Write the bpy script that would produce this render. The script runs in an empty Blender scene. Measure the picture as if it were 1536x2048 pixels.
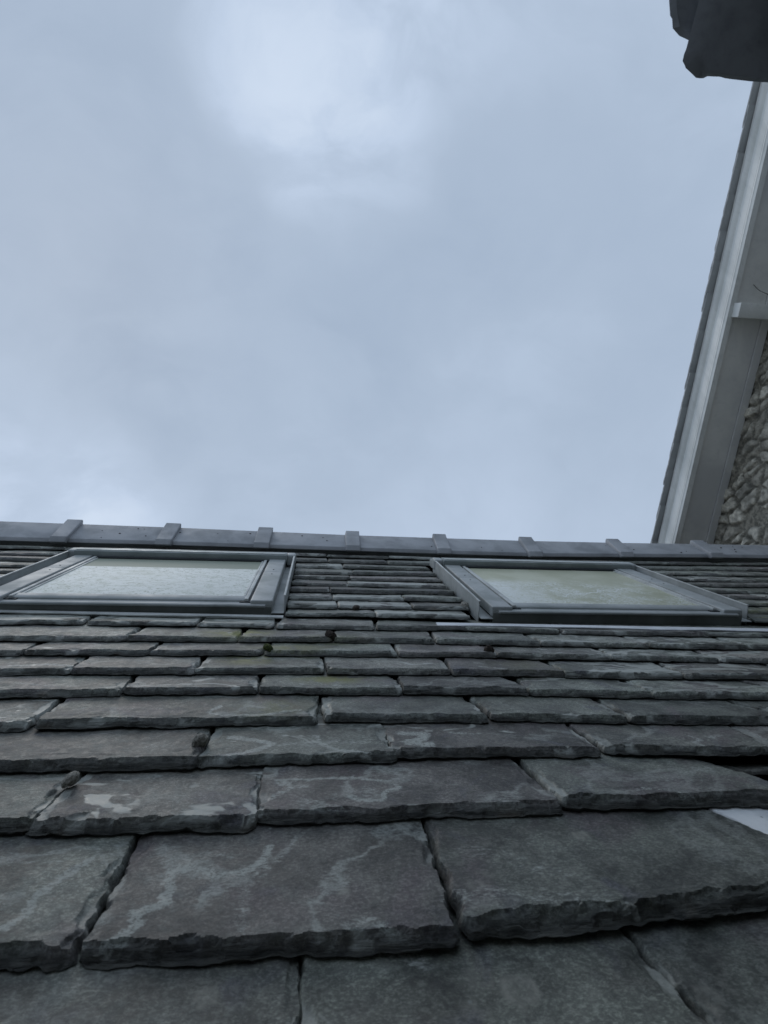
import bpy, bmesh, math, random
import numpy as np
from mathutils import Vector, Matrix

random.seed(7)
D = bpy.data
scene = bpy.context.scene
PITCH = math.radians(40)

# ------------------------------------------------------------------ camera
CAMR = ((0.9923779, -0.0332926, -0.1186495),
        (-0.1168142, -0.5607982, -0.8196706),
        (-0.0392494, 0.8272831, -0.5604128))
CAMLOC = Vector((0, -0.27640, 0.32940))
cam_d = D.cameras.new('camera')
cam = D.objects.new('camera', cam_d)
scene.collection.objects.link(cam)
R3 = Matrix(CAMR)
cam.matrix_world = Matrix.Translation(CAMLOC) @ R3.to_4x4()
cam_d.sensor_fit = 'VERTICAL'
cam_d.sensor_height = 36.0
cam_d.sensor_width = 27.0
cam_d.lens = 1120.0 / 2048.0 * 36.0
cam_d.clip_start = 0.01
cam_d.clip_end = 500
cam_d.dof.use_dof = True
cam_d.dof.focus_distance = 1.3
cam_d.dof.aperture_fstop = 11.0
scene.camera = cam

# ------------------------------------------------------------------ view
scene.view_settings.view_transform = 'Standard'
scene.view_settings.look = 'None'
scene.view_settings.gamma = 1
scene.view_settings.use_curve_mapping = False
scene.view_settings.exposure = 0.0


# ------------------------------------------------------------------ node helper
class NT:
    def __init__(s, nt):
        s.nt = nt
        nt.nodes.clear()

    def n(s, typ, props=None, **ins):
        nd = s.nt.nodes.new(typ)
        for k, v in (props or {}).items():
            setattr(nd, k, v)
        for k, v in ins.items():
            key = k.replace('_', ' ')
            if key not in nd.inputs.keys():
                key = int(k[1:]) if k[0] == 'i' and k[1:].isdigit() else key
            s.set(nd.inputs[key], v)
        return nd

    def set(s, sock, v):
        if isinstance(v, bpy.types.NodeSocket):
            s.nt.links.new(v, sock)
        elif isinstance(v, bpy.types.Node):
            s.nt.links.new(v.outputs[0], sock)
        else:
            if sock.type == 'RGBA' and not hasattr(v, '__len__'):
                v = (v, v, v, 1)
            if sock.type == 'RGBA' and len(v) == 3:
                v = (*v, 1)
            sock.default_value = v

    def m(s, op, a, b=0.0, c=0.0, clamp=False):
        nd = s.n('ShaderNodeMath', {'operation': op, 'use_clamp': clamp})
        s.set(nd.inputs[0], a); s.set(nd.inputs[1], b); s.set(nd.inputs[2], c)
        return nd.outputs[0]

    def vm(s, op, a, b=(0, 0, 0)):
        nd = s.n('ShaderNodeVectorMath', {'operation': op})
        s.set(nd.inputs[0], a)
        if op == 'SCALE':
            s.set(nd.inputs['Scale'], b)
        else:
            s.set(nd.inputs[1], b)
        return nd

    def mix(s, f, a, b, blend='MIX'):
        nd = s.n('ShaderNodeMix', {'data_type': 'RGBA', 'blend_type': blend})
        s.set(nd.inputs[0], f); s.set(nd.inputs[6], a); s.set(nd.inputs[7], b)
        return nd.outputs[2]

    def noise(s, vec, scale, detail=4, rough=.55, dist=0.0):
        nd = s.n('ShaderNodeTexNoise', None, Vector=vec, Scale=scale, Detail=detail, Roughness=rough, Distortion=dist)
        return nd.outputs['Fac']

    def rng(s, v, a, b, c=0.0, d=1.0, smooth=True):
        nd = s.n('ShaderNodeMapRange', {'interpolation_type': 'SMOOTHSTEP' if smooth else 'LINEAR'})
        s.set(nd.inputs['Value'], v)
        for k, q in (('From Min', a), ('From Max', b), ('To Min', c), ('To Max', d)):
            s.set(nd.inputs[k], q)
        return nd.outputs['Result']


# ------------------------------------------------------------------ world: overcast sky
w = D.worlds.new('World')
scene.world = w
w.use_nodes = True
t = NT(w.node_tree)
SUN_EL, SUN_ROT = math.radians(52), math.radians(-35)
sky = t.n('ShaderNodeTexSky', {'sky_type': 'NISHITA', 'sun_disc': False, 'sun_elevation': SUN_EL,
                               'sun_rotation': SUN_ROT, 'air_density': 1.6, 'dust_density': 3.0})
tc = t.n('ShaderNodeTexCoord')
gen = tc.outputs['Generated']
wob = t.n('ShaderNodeTexNoise', None, Vector=gen, Scale=3.6, Detail=4.0, Roughness=.45)
wv = t.vm('SCALE', t.vm('SUBTRACT', wob.outputs['Color'], (.5, .5, .5)), .22)
dirw = t.vm('NORMALIZE', t.vm('ADD', gen, wv))
# cloud brightness, built up from broad patches of thinner and thicker cloud
base = t.rng(t.noise(gen, 1.7, 6, .5), .3, .7, 0, 1)
lum = t.m('ADD', t.m('MULTIPLY', base, .10), .43)
patches = [((.03, .10, .99), .935, .999, .11), ((.03, .25, .965), .970, .9995, .09), ((.035, .385, .92), .986, .9999, .10),
           ((-.08, .22, .97), .965, .998, .05), ((-.47, .735, .505), .965, .999, .24), ((-.33, .76, .55), .985, .999, .07),
           ((-.30, .374, .881), .955, .996, -.10), ((-.42, .64, .66), .96, .998, -.10), ((-.119, .72, .69), .94, .99, -.05),
           ((.286, .535, .795), .93, .99, -.05), ((.217, .802, .557), .97, .998, .05), ((-.3, .5, .81), .985, .998, .04),
           ((.43, .25, .87), .95, .998, .05), ((-.44, .50, .74), .985, .999, .04), ((-.3, -.5, .8), .5, .95, .05)]
wisp = t.rng(t.noise(t.vm('MULTIPLY', dirw, (1, 1.7, 1.3)), 6.5, 7, .55), .32, .66, .45, 1.35)
for d, c0, c1, amt in patches:
    dv = Vector(d).normalized()
    dt = t.n('ShaderNodeVectorMath', {'operation': 'DOT_PRODUCT'})
    t.set(dt.inputs[0], dirw); t.set(dt.inputs[1], tuple(dv))
    lum = t.m('ADD', lum, t.m('MULTIPLY', t.m('MULTIPLY', wisp, .8), t.rng(dt.outputs['Value'], c0, c1, 0, amt)))
fine = t.m('MULTIPLY', t.m('SUBTRACT', t.noise(dirw, 4.5, 8, .56), .5), .15)
lum = t.m('ADD', lum, fine)
ramp = t.n('ShaderNodeValToRGB')
cr = ramp.color_ramp
cr.elements[0].position = .30; cr.elements[0].color = (.345, .435, .57, 1)
cr.elements[1].position = .90; cr.elements[1].color = (.70, .80, .94, 1)
e = cr.elements.new(.47); e.color = (.418, .512, .650, 1)
e = cr.elements.new(.62); e.color = (.525, .63, .79, 1)
t.set(ramp.inputs[0], lum)
cloud = t.vm('SCALE', ramp.outputs[0], 10.0)
col = t.mix(.985, sky.outputs[0], cloud)
bg = t.n('ShaderNodeBackground', None, Color=col, Strength=0.1)
out = t.n('ShaderNodeOutputWorld', None, Surface=bg)

# ------------------------------------------------------------------ sun (behind thick cloud)
sl = D.lights.new('sun', 'SUN')
sl.energy = 0.5
sl.angle = math.radians(25)
sl.color = (1.0, .96, .90)
so = D.objects.new('sun', sl)
scene.collection.objects.link(so)
sd = Vector((math.sin(SUN_ROT) * math.cos(SUN_EL), math.cos(SUN_ROT) * math.cos(SUN_EL), math.sin(SUN_EL)))
so.rotation_euler = sd.to_track_quat('Z', 'Y').to_euler()
so.location = (0, 0, 20)


# ------------------------------------------------------------------ materials
def newmat(name):
    m = D.materials.new(name)
    m.use_nodes = True
    return m, NT(m.node_tree)


def finish(t, **k):
    b = t.n('ShaderNodeBsdfPrincipled', None, **k)
    t.n('ShaderNodeOutputMaterial', None, Surface=b)
    return b


def bump(t, h, strength=.5, dist=.001, normal=None):
    b = t.n('ShaderNodeBump', None, Height=h, Strength=strength, Distance=dist)
    if normal is not None:
        t.set(b.inputs['Normal'], normal)
    return b.outputs[0]


def slate_material():
    m, t = newmat('slate')
    pos = t.n('ShaderNodeTexCoord').outputs['Object']
    at = t.n('ShaderNodeAttribute', {'attribute_name': 'tint'})       # r random, g pale, b algae, a vein
    a2 = t.n('ShaderNodeAttribute', {'attribute_name': 'marks'})      # r fresh chip, g edge, b lichen spot
    sp = t.n('ShaderNodeSeparateColor', None, Color=at.outputs['Color'])
    s2 = t.n('ShaderNodeSeparateColor', None, Color=a2.outputs['Color'])
    rnd, pale, algae = sp.outputs[0], sp.outputs[1], sp.outputs[2]
    vein = at.outputs['Alpha']
    fresh, edge, spot = s2.outputs[0], s2.outputs[1], s2.outputs[2]
    a3 = t.n('ShaderNodeAttribute', {'attribute_name': 'tone'})
    tone = a3.outputs['Fac']
    off = t.n('ShaderNodeCombineXYZ', None, X=t.m('MULTIPLY', rnd, 31.7), Y=t.m('MULTIPLY', rnd, 17.3), Z=t.m('MULTIPLY', rnd, 5.1))
    P = t.vm('ADD', pos, off).outputs[0]
    # each slate its own grey
    cr = t.n('ShaderNodeValToRGB')
    el = cr.color_ramp.elements
    el[0].position = 0; el[0].color = (.098, .102, .088, 1)
    el[1].position = 1; el[1].color = (.125, .130, .112, 1)
    for p_, c_ in ((.2, (.118, .122, .104)), (.38, (.112, .098, .094)), (.5, (.130, .134, .116)),
                   (.62, (.122, .106, .098)), (.75, (.142, .146, .126)), (.88, (.108, .114, .100))):
        q = el.new(p_); q.color = (*c_, 1)
    t.set(cr.inputs[0], t.m('FRACT', t.m('MULTIPLY', rnd, 7.31)))
    col = cr.outputs[0]
    col = t.vm('MULTIPLY', t.vm('SCALE', col, .92), (.965, 1.0, .985)).outputs[0]
    col = t.vm('SCALE', col, tone).outputs[0]
    broad = t.noise(P, 9, 5, .6, .6)
    col = t.mix(t.rng(broad, .36, .64, 0, 1), t.vm('SCALE', col, .52), t.vm('SCALE', col, 1.5))
    col = t.mix(t.m('MULTIPLY', t.rng(t.noise(t.vm('ADD', P, (7, 4, 1)), 27, 5, .7, .8), .52, .66), .6), col, t.vm('SCALE', col, .45))
    # purple and blue-grey flushes
    fl = t.noise(t.vm('ADD', P, (3.3, 9.1, 0)), 11, 3, .5, 1.0)
    col = t.mix(t.rng(fl, .58, .72, 0, .6), col, (.070, .070, .088))
    fl2 = t.noise(t.vm('ADD', P, (13.3, 2.1, 0)), 8, 3, .5, .6)
    col = t.mix(t.rng(fl2, .54, .70, 0, .65), col, (.110, .088, .092))
    # fine riven speckle
    fine = t.noise(t.vm('MULTIPLY', P, (1, 1.5, 1)), 210, 8, .85)
    col = t.mix(t.m('MULTIPLY', t.rng(fine, .47, .60), .8), t.vm('SCALE', col, .72), t.vm('SCALE', col, 2.1))
    mid = t.noise(P, 75, 6, .78)
    col = t.mix(t.m('MULTIPLY', t.rng(mid, .48, .68), .5), col, (.235, .240, .215))
    col = t.mix(t.m('MULTIPLY', t.rng(t.noise(P, 48, 4, .6), .54, .70), .55), col, (.055, .056, .052))
    # pale mineral bloom in wandering bands
    vn = t.noise(P, 5.2, 3.5, .55, .5)
    band = t.m('ABSOLUTE', t.m('SUBTRACT', vn, .51))
    brk = t.noise(t.vm('ADD', P, (5, 1, 2)), 7, 2, .5)
    rag = t.noise(t.vm('MULTIPLY', P, (.8, 2.0, 1)), 95, 7, .8)
    ragged = t.m('ADD', t.m('MULTIPLY', t.m('SUBTRACT', rag, .5), .13), band)
    bm_ = t.m('MULTIPLY', t.rng(ragged, .030, .004), t.rng(brk, .40, .50))
    bm_ = t.m('MULTIPLY', bm_, vein)
    line = a2.outputs['Alpha']
    lm = t.rng(t.m('ADD', line, t.m('MULTIPLY', t.m('SUBTRACT', rag, .50), 2.6)), .28, .80)
    lm = t.m('MULTIPLY', lm, t.rng(fine, .40, .54, .45, 1.0))
    bm_ = t.m('MAXIMUM', t.m('MULTIPLY', bm_, .55), t.m('MULTIPLY', lm, t.rng(line, .0, .45)))
    bm_ = t.m('MULTIPLY', bm_, t.rng(fine, .36, .56, .25, 1.0))
    col = t.mix(t.m('MINIMUM', bm_, .9), col, (.40, .425, .39))
    # smooth pale cleaved areas, with wet and lit brightness of upper slates painted in
    pn = t.noise(t.vm('MULTIPLY', P, (1, 2.2, 1)), 9, 3, .55, 1.1)
    thr = t.m('SUBTRACT', .70, t.m('MULTIPLY', pale, .35))
    pm = t.m('MULTIPLY', t.rng(t.m('SUBTRACT', pn, thr), 0, .045), t.rng(pale, .02, .1))
    pm = t.m('MAXIMUM', pm, t.m('MULTIPLY', fresh, .8))
    palec = t.mix(t.rng(mid, .4, .7), (.34, .355, .32), (.46, .48, .44))
    col = t.mix(t.m('MULTIPLY', pm, .85), col, palec)
    superpale = t.rng(pale, .95, 1.0)
    col = t.mix(superpale, col, t.mix(t.rng(broad, .4, .62), (.42, .45, .47), (.88, .90, .90)))
    # algae and lichen
    an = t.m('MULTIPLY', t.rng(t.noise(P, 24, 4, .65), .36, .56), algae)
    col = t.mix(t.m('MULTIPLY', an, .85), col, (.19, .20, .035))
    ln = t.noise(P, 260, 3, .6)
    col = t.mix(t.m('MULTIPLY', spot, t.rng(ln, .3, .6, .45, .95)), col, (.27, .27, .235))
    tiny = t.n('ShaderNodeTexVoronoi', None, Vector=P, Scale=70.0)
    col = t.mix(t.m('MULTIPLY', t.rng(tiny.outputs['Distance'], .17, .08), t.rng(t.noise(P, 20, 2), .55, .65)), col, (.20, .215, .20))
    # riven edges: darker than the face, brownish laminations
    em = t.noise(t.vm('MULTIPLY', P, (1, 6, 12)), 26, 4, .65)
    ecol = t.mix(t.rng(em, .35, .68), (.030, .032, .029), (.105, .106, .092))
    ecol = t.mix(t.rng(t.noise(P, 17, 2), .62, .75, 0, .5), ecol, (.11, .085, .055))
    col = t.mix(t.m('MULTIPLY', edge, t.m('SUBTRACT', .9, t.m('MULTIPLY', fresh, .85))), col, ecol)
    h = t.m('ADD', t.m('MULTIPLY', fine, .35), t.m('MULTIPLY', mid, 1.0))
    lam = t.noise(t.vm('MULTIPLY', P, (.35, 2.6, 7.0)), 60, 5, .7, .5)
    h = t.m('ADD', h, t.m('MULTIPLY', t.m('MULTIPLY', edge, lam), 8.0))
    h = t.m('SUBTRACT', h, t.m('MULTIPLY', pm, t.m('MULTIPLY', mid, .8)))
    nrm = bump(t, h, .8, .0012)
    rough = t.rng(mid, .3, .7, .46, .68)
    rough = t.m('SUBTRACT', rough, t.m('MULTIPLY', pm, .12))
    finish(t, Base_Color=col, Roughness=rough, Specular_IOR_Level=.42, Normal=nrm)
    return m


def simple(name, c, rough=.5, metal=0.0, c2=None, scale=8, amt=.6, bs=60, bstr=.15, spec=.5, stretch=(1, 1, 1)):
    m, t = newmat(name)
    pos = t.n('ShaderNodeTexCoord').outputs['Object']
    pos = t.vm('MULTIPLY', pos, stretch).outputs[0]
    n1 = t.noise(pos, scale, 5, .6, .4)
    n2 = t.noise(pos, bs, 4, .6)
    c2 = c2 or tuple(x * .65 for x in c)
    col = t.mix(t.m('MULTIPLY', t.rng(n1, .38, .68), amt), c, c2)
    col = t.mix(t.m('MULTIPLY', t.rng(n2, .5, .75), amt * .5), col, c2)
    finish(t, Base_Color=col, Roughness=t.rng(n1, .3, .7, rough - .08, rough + .1), Metallic=metal,
           Specular_IOR_Level=spec, Normal=bump(t, n2, bstr, .001))
    return m


M_slate = slate_material()
M_ridge = simple('ridge_clay', (.38, .39, .405), .66, c2=(.25, .26, .27), scale=8, amt=.85, bs=240, bstr=.3)
M_eave = simple('eave_slate_stone', (.34, .35, .37), .75, c2=(.17, .18, .19), scale=9, bs=90, bstr=.5)
M_verge = simple('verge_slate_stone', (.42, .43, .43), .7, c2=(.33, .34, .34), scale=9, bs=90, bstr=.4)
M_ridged = simple('ridge_dark', (.02, .022, .024), .8)
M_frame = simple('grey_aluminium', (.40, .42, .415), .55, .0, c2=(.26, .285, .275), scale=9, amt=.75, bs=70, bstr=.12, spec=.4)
M_frame_lit = simple('lit_grey_aluminium', (.58, .60, .58), .55, .0, c2=(.34, .35, .34), scale=14, amt=.6, bs=120, bstr=.08)  # lighter copy of the frame grey, for edges that catch the light
M_frame_dark = simple('shaded_grey_aluminium', (.15, .16, .15), .5, .1, c2=(.09, .10, .085), scale=9, amt=.7)  # dark copy of the frame grey, shade of the front face in its colour
M_hood = simple('hood_grey_aluminium', (.30, .33, .325), .55, .0, c2=(.20, .23, .22), scale=9, amt=.75, bs=70, bstr=.12, spec=.4)  # darker, slightly greener grey than the side covers
M_gasket = simple('rubber_gasket', (.02, .024, .028), .6)
M_lead = simple('lead_sheet', (.74, .76, .79), .5, .0, c2=(.50, .52, .54), scale=11, amt=.8, bs=60, bstr=.3)
M_felt = simple('roofing_felt', (.008, .009, .010), .95)
M_white = simple('white_paint', (.84, .84, .80), .5, c2=(.60, .61, .58), scale=6, amt=.65, bs=60, bstr=.15, stretch=(1, 1, .2))
M_soffit = simple('grey_paint', (.80, .79, .75), .6, c2=(.58, .58, .57), scale=3, amt=.7, bs=30, bstr=.2)
M_render = simple('weathered_render', (.26, .27, .27), .9, c2=(.16, .17, .17), scale=3, bs=80, bstr=.6)
M_ground = simple('yard_concrete', (.42, .41, .38), .9, c2=(.30, .30, .28), scale=.8, bs=12, bstr=.5)
M_twig = simple('dry_twig', (.06, .05, .04), .9)
M_cowl = simple('haze_paled_metal', (.85, .88, .90), .8, .0)  # colour raised to stand for fading in distant haze


def moss_mat(name, c1, c2):
    m, t = newmat(name)
    pos = t.n('ShaderNodeTexCoord').outputs['Object']
    n1 = t.noise(pos, 260, 4, .7)
    col = t.mix(t.rng(n1, .35, .65), c1, c2)
    finish(t, Base_Color=col, Roughness=.95, Normal=bump(t, n1, 1, .002))
    return m


M_moss_g = moss_mat('green_moss', (.014, .022, .006), (.075, .095, .016))
M_moss_b = moss_mat('brown_moss', (.018, .014, .012), (.075, .058, .045))
M_moss_y = moss_mat('grey_moss', (.17, .16, .135), (.42, .40, .35))


def pane_mat(name, kind):
    m, t = newmat(name)
    pos = t.n('ShaderNodeTexCoord').outputs['Object']
    sep = t.n('ShaderNodeSeparateXYZ', None, Vector=pos)
    x, y = sep.outputs[0], sep.outputs[1]
    if kind == 'milky':
        st = t.vm('MULTIPLY', pos, (1, 1.5, 1)).outputs[0]
        film_sky = t.mix(t.rng(t.noise(st, 30, 5, .7, .5), .36, .54), (.72, .75, .67), (.92, .93, .87))  # dirt film; the sky's reflection is put into its pale colour too
        dirt = t.noise(st, 85, 4, .7, .8)
        film_sky = t.mix(t.rng(dirt, .54, .64, 0, .8), film_sky, (.34, .36, .26))
        film_sky = t.mix(t.rng(t.noise(st, 7, 3, .6), .5, .7, 0, .35), film_sky, (.52, .55, .44))
        clean = (.31, .34, .27)
        lim = t.m('ADD', .385, t.m('MULTIPLY', t.m('SUBTRACT', t.noise(pos, 60, 2), .5), .006))
        f = t.rng(t.m('SUBTRACT', y, lim), -.004, .004)
        col = t.mix(f, film_sky, clean)
        side = t.rng(t.m('ADD', x, t.m('MULTIPLY', t.noise(pos, 25, 3), .06)), .05, .0)
        rough = .62
    else:
        base = t.mix(t.rng(t.noise(pos, 8, 4, .6), .35, .65), (.47, .48, .34), (.57, .58, .44))
        d = t.noise(t.vm('MULTIPLY', pos, (1, .8, 1)), 42, 5, .75, 1.6)
        rid = t.m('ABSOLUTE', t.m('SUBTRACT', d, .5))
        msk = t.rng(t.noise(pos, 9, 3, .6), .34, .52)
        web = t.m('MULTIPLY', t.rng(rid, .06, .004), msk)
        left = t.rng(t.m('ADD', x, t.m('MULTIPLY', t.m('SUBTRACT', t.noise(pos, 14, 3), .5), .25)), .20, .03)
        haze = t.m('MULTIPLY', left, t.rng(t.noise(pos, 60, 4, .7, 1.2), .32, .56, .30, 1.0))
        up = t.rng(y, .36, .26)
        # one long wandering snail trail
        yy = t.m('ADD', t.m('ADD', t.m('MULTIPLY', x, .42), .035), t.m('MULTIPLY', t.m('SUBTRACT', t.noise(t.n('ShaderNodeCombineXYZ', None, X=x), 16, 3), .5), .16))
        trail = t.m('MULTIPLY', t.rng(t.m('ABSOLUTE', t.m('SUBTRACT', y, yy)), .006, .002), t.m('MULTIPLY', t.rng(x, .15, .2), t.rng(x, .50, .44)))
        tot = t.m('MAXIMUM', t.m('MULTIPLY', t.m('MAXIMUM', web, haze), up), t.m('MULTIPLY', trail, .9))
        col = t.mix(t.m('MULTIPLY', tot, .95), base, (.80, .83, .80))
        rough = .5
    nrm = bump(t, t.noise(pos, 90, 4, .7), .12, .0006)
    finish(t, Base_Color=col, Roughness=rough, Specular_IOR_Level=.35, Normal=nrm)
    return m


M_pane_l = pane_mat('milky_dirty_sky_glass', 'milky')
M_pane_r = pane_mat('green_stained_glass', 'stained')


def stone_mat():
    m, t = newmat('rubble_stone')
    at = t.n('ShaderNodeAttribute', {'attribute_name': 'tint'})
    sp = t.n('ShaderNodeSeparateColor', None, Color=at.outputs['Color'])
    pos = t.n('ShaderNodeTexCoord').outputs['Object']
    cr = t.n('ShaderNodeValToRGB')
    el = cr.color_ramp.elements
    el[0].color = (.34, .31, .25, 1); el[1].color = (.72, .67, .56, 1)
    q = el.new(.5); q.color = (.46, .43, .36, 1)
    t.set(cr.inputs[0], sp.outputs[0])
    n1 = t.noise(pos, 24, 8, .75)
    n2 = t.noise(pos, 7, 3, .6)
    col = t.mix(t.rng(n1, .3, .7), t.vm('SCALE', cr.outputs[0], .55), t.vm('SCALE', cr.outputs[0], 1.5))
    mort = t.mix(t.rng(n1, .4, .62), (.14, .13, .105), (.40, .37, .30))
    col = t.mix(sp.outputs[1], col, mort)
    col = t.mix(t.rng(n2, .5, .66, 0, .5), col, (.06, .06, .05))
    finish(t, Base_Color=col, Roughness=.9, Normal=bump(t, t.noise(pos, 60, 5, .7), .9, .008))
    return m


M_stone = stone_mat()


# ------------------------------------------------------------------ object helpers
COL = scene.collection


def link(o, parent=None, label=None, cat=None, group=None, kind=None):
    COL.objects.link(o)
    if parent is not None:
        o.parent = parent
    if label: o['label'] = label
    if cat: o['category'] = cat
    if group: o['group'] = group
    if kind: o['kind'] = kind
    return o


def empty(name, loc=(0, 0, 0), rot=(0, 0, 0), parent=None, **k):
    o = D.objects.new(name, None)
    o.empty_display_size = .1
    o.location = loc
    o.rotation_euler = rot
    return link(o, parent, **k)


def mesh_obj(name, verts, faces, mat, parent=None, loc=(0, 0, 0), rot=(0, 0, 0), smooth=False, **k):
    me = D.meshes.new(name)
    me.from_pydata([tuple(v) for v in verts], [], faces)
    bm = bmesh.new(); bm.from_mesh(me)
    bmesh.ops.recalc_face_normals(bm, faces=bm.faces)
    bm.to_mesh(me); bm.free()
    if smooth:
        me.polygons.foreach_set('use_smooth', [True] * len(me.polygons))
    me.materials.append(mat)
    o = D.objects.new(name, me)
    o.location = loc
    o.rotation_euler = rot
    return link(o, parent, **k)


def bm_obj(name, bm, mat, parent=None, bev=0.0, seg=2, loc=(0, 0, 0), smooth=True, **k):
    bmesh.ops.recalc_face_normals(bm, faces=bm.faces)
    if bev:
        es = [e for e in bm.edges if len(e.link_faces) == 2 and e.calc_face_angle(0) > .5]
        bmesh.ops.bevel(bm, geom=es, offset=bev, segments=seg, profile=.6, affect='EDGES', clamp_overlap=True)
    me = D.meshes.new(name)
    bm.to_mesh(me); bm.free()
    me.materials.append(mat)
    o = D.objects.new(name, me)
    o.location = loc
    if smooth:
        me.polygons.foreach_set('use_smooth', [True] * len(me.polygons))
        me.set_sharp_from_angle(angle=math.radians(40))
    return link(o, parent, **k)


def box(bm, x0, x1, y0, y1, z0, z1, f=None):
    vs = [bm.verts.new((x, y, z) if f is None else f(x, y, z)) for x in (x0, x1) for y in (y0, y1) for z in (z0, z1)]
    for q in ((0, 1, 3, 2), (4, 6, 7, 5), (0, 4, 5, 1), (2, 3, 7, 6), (0, 2, 6, 4), (1, 5, 7, 3)):
        bm.faces.new([vs[i] for i in q])


def prism(bm, prof, x0, x1, f=None, n=1):
    """prof: closed list of (p, q); swept along x. f maps (x, p, q) to a point"""
    f = f or (lambda x, p, q: (x, p, q))
    rings = []
    for i in range(n + 1):
        x = x0 + (x1 - x0) * i / n
        rings.append([bm.verts.new(f(x, p, q)) for p, q in prof])
    k = len(prof)
    for a, b in zip(rings, rings[1:]):
        for i in range(k):
            bm.faces.new((a[i], a[(i + 1) % k], b[(i + 1) % k], b[i]))
    bm.faces.new(rings[0]); bm.faces.new(rings[-1][::-1])


# ------------------------------------------------------------------ numpy noise
def _h(ix, iy, s):
    n = (ix.astype(np.int64) * 374761393 + iy.astype(np.int64) * 668265263 + int(s) * 1274126177) & 0xffffffff
    n = ((n ^ (n >> 13)) * 1274126177) & 0xffffffff
    n = (n ^ (n >> 16)) & 0xffffffff
    return n / 4294967295.0


def vn(x, y, s=0):
    ix, iy = np.floor(x), np.floor(y)
    fx, fy = x - ix, y - iy
    fx = fx * fx * (3 - 2 * fx); fy = fy * fy * (3 - 2 * fy)
    a, b, c, d = _h(ix, iy, s), _h(ix + 1, iy, s), _h(ix, iy + 1, s), _h(ix + 1, iy + 1, s)
    return (a * (1 - fx) + b * fx) * (1 - fy) + (c * (1 - fx) + d * fx) * fy


def fbm(x, y, s=0, o=4, r=.5):
    t_, a, n = 0, 1, 0
    for i in range(o):
        t_ = t_ + a * vn(x, y, s + i * 17); n += a; a *= r; x = x * 2.03; y = y * 2.03
    return t_ / n


def sst(x, a, b):
    q = np.clip((x - a) / (b - a), 0, 1)
    return q * q * (3 - 2 * q)


# ------------------------------------------------------------------ the main roof
ROOF = empty('slate_roof_house', (0, 0, 0), (PITCH, 0, 0),
             label='house roof of rough dark grey slates with two roof windows below its ridge', cat='house')


def sag(u, v):
    pts = [(-3, .004), (-1.2, .0016), (-.6, .0012), (.13, -.0042), (.93, -.0101), (2.1, .0117), (3, .014)]
    xs, ys = zip(*pts)
    return np.interp(u, xs, ys) * np.clip((np.asarray(v) - 1.4) / 1.0, 0, 1)


LICHEN = [(.1771, .3996, .016, .9), (-.0746, .4108, .009, .7), (.0391, .5027, .006, 1.2), (.3142, .5766, .009, .9),
          (.1476, .4138, .013, .45), (.3294, .3788, .012, .5), (.1686, .5031, .008, .5), (.13, .385, .008, .4), (.41, .36, .012, .5)]
ALGAE = [(-.170, 1.305, .085, .05, 1.0), (.0354, 1.035, .07, .035, .8), (-.1268, 1.135, .06, .04, .7), (-.05, 1.20, .1, .05, .55),
         (-.06, .91, .07, .05, .35), (.05, 1.25, .1, .06, .25), (.45, 1.1, .1, .06, .2), (1.5, 1.52, .12, .12, 1.0), (1.35, 1.5, .1, .08, .6)]


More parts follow.
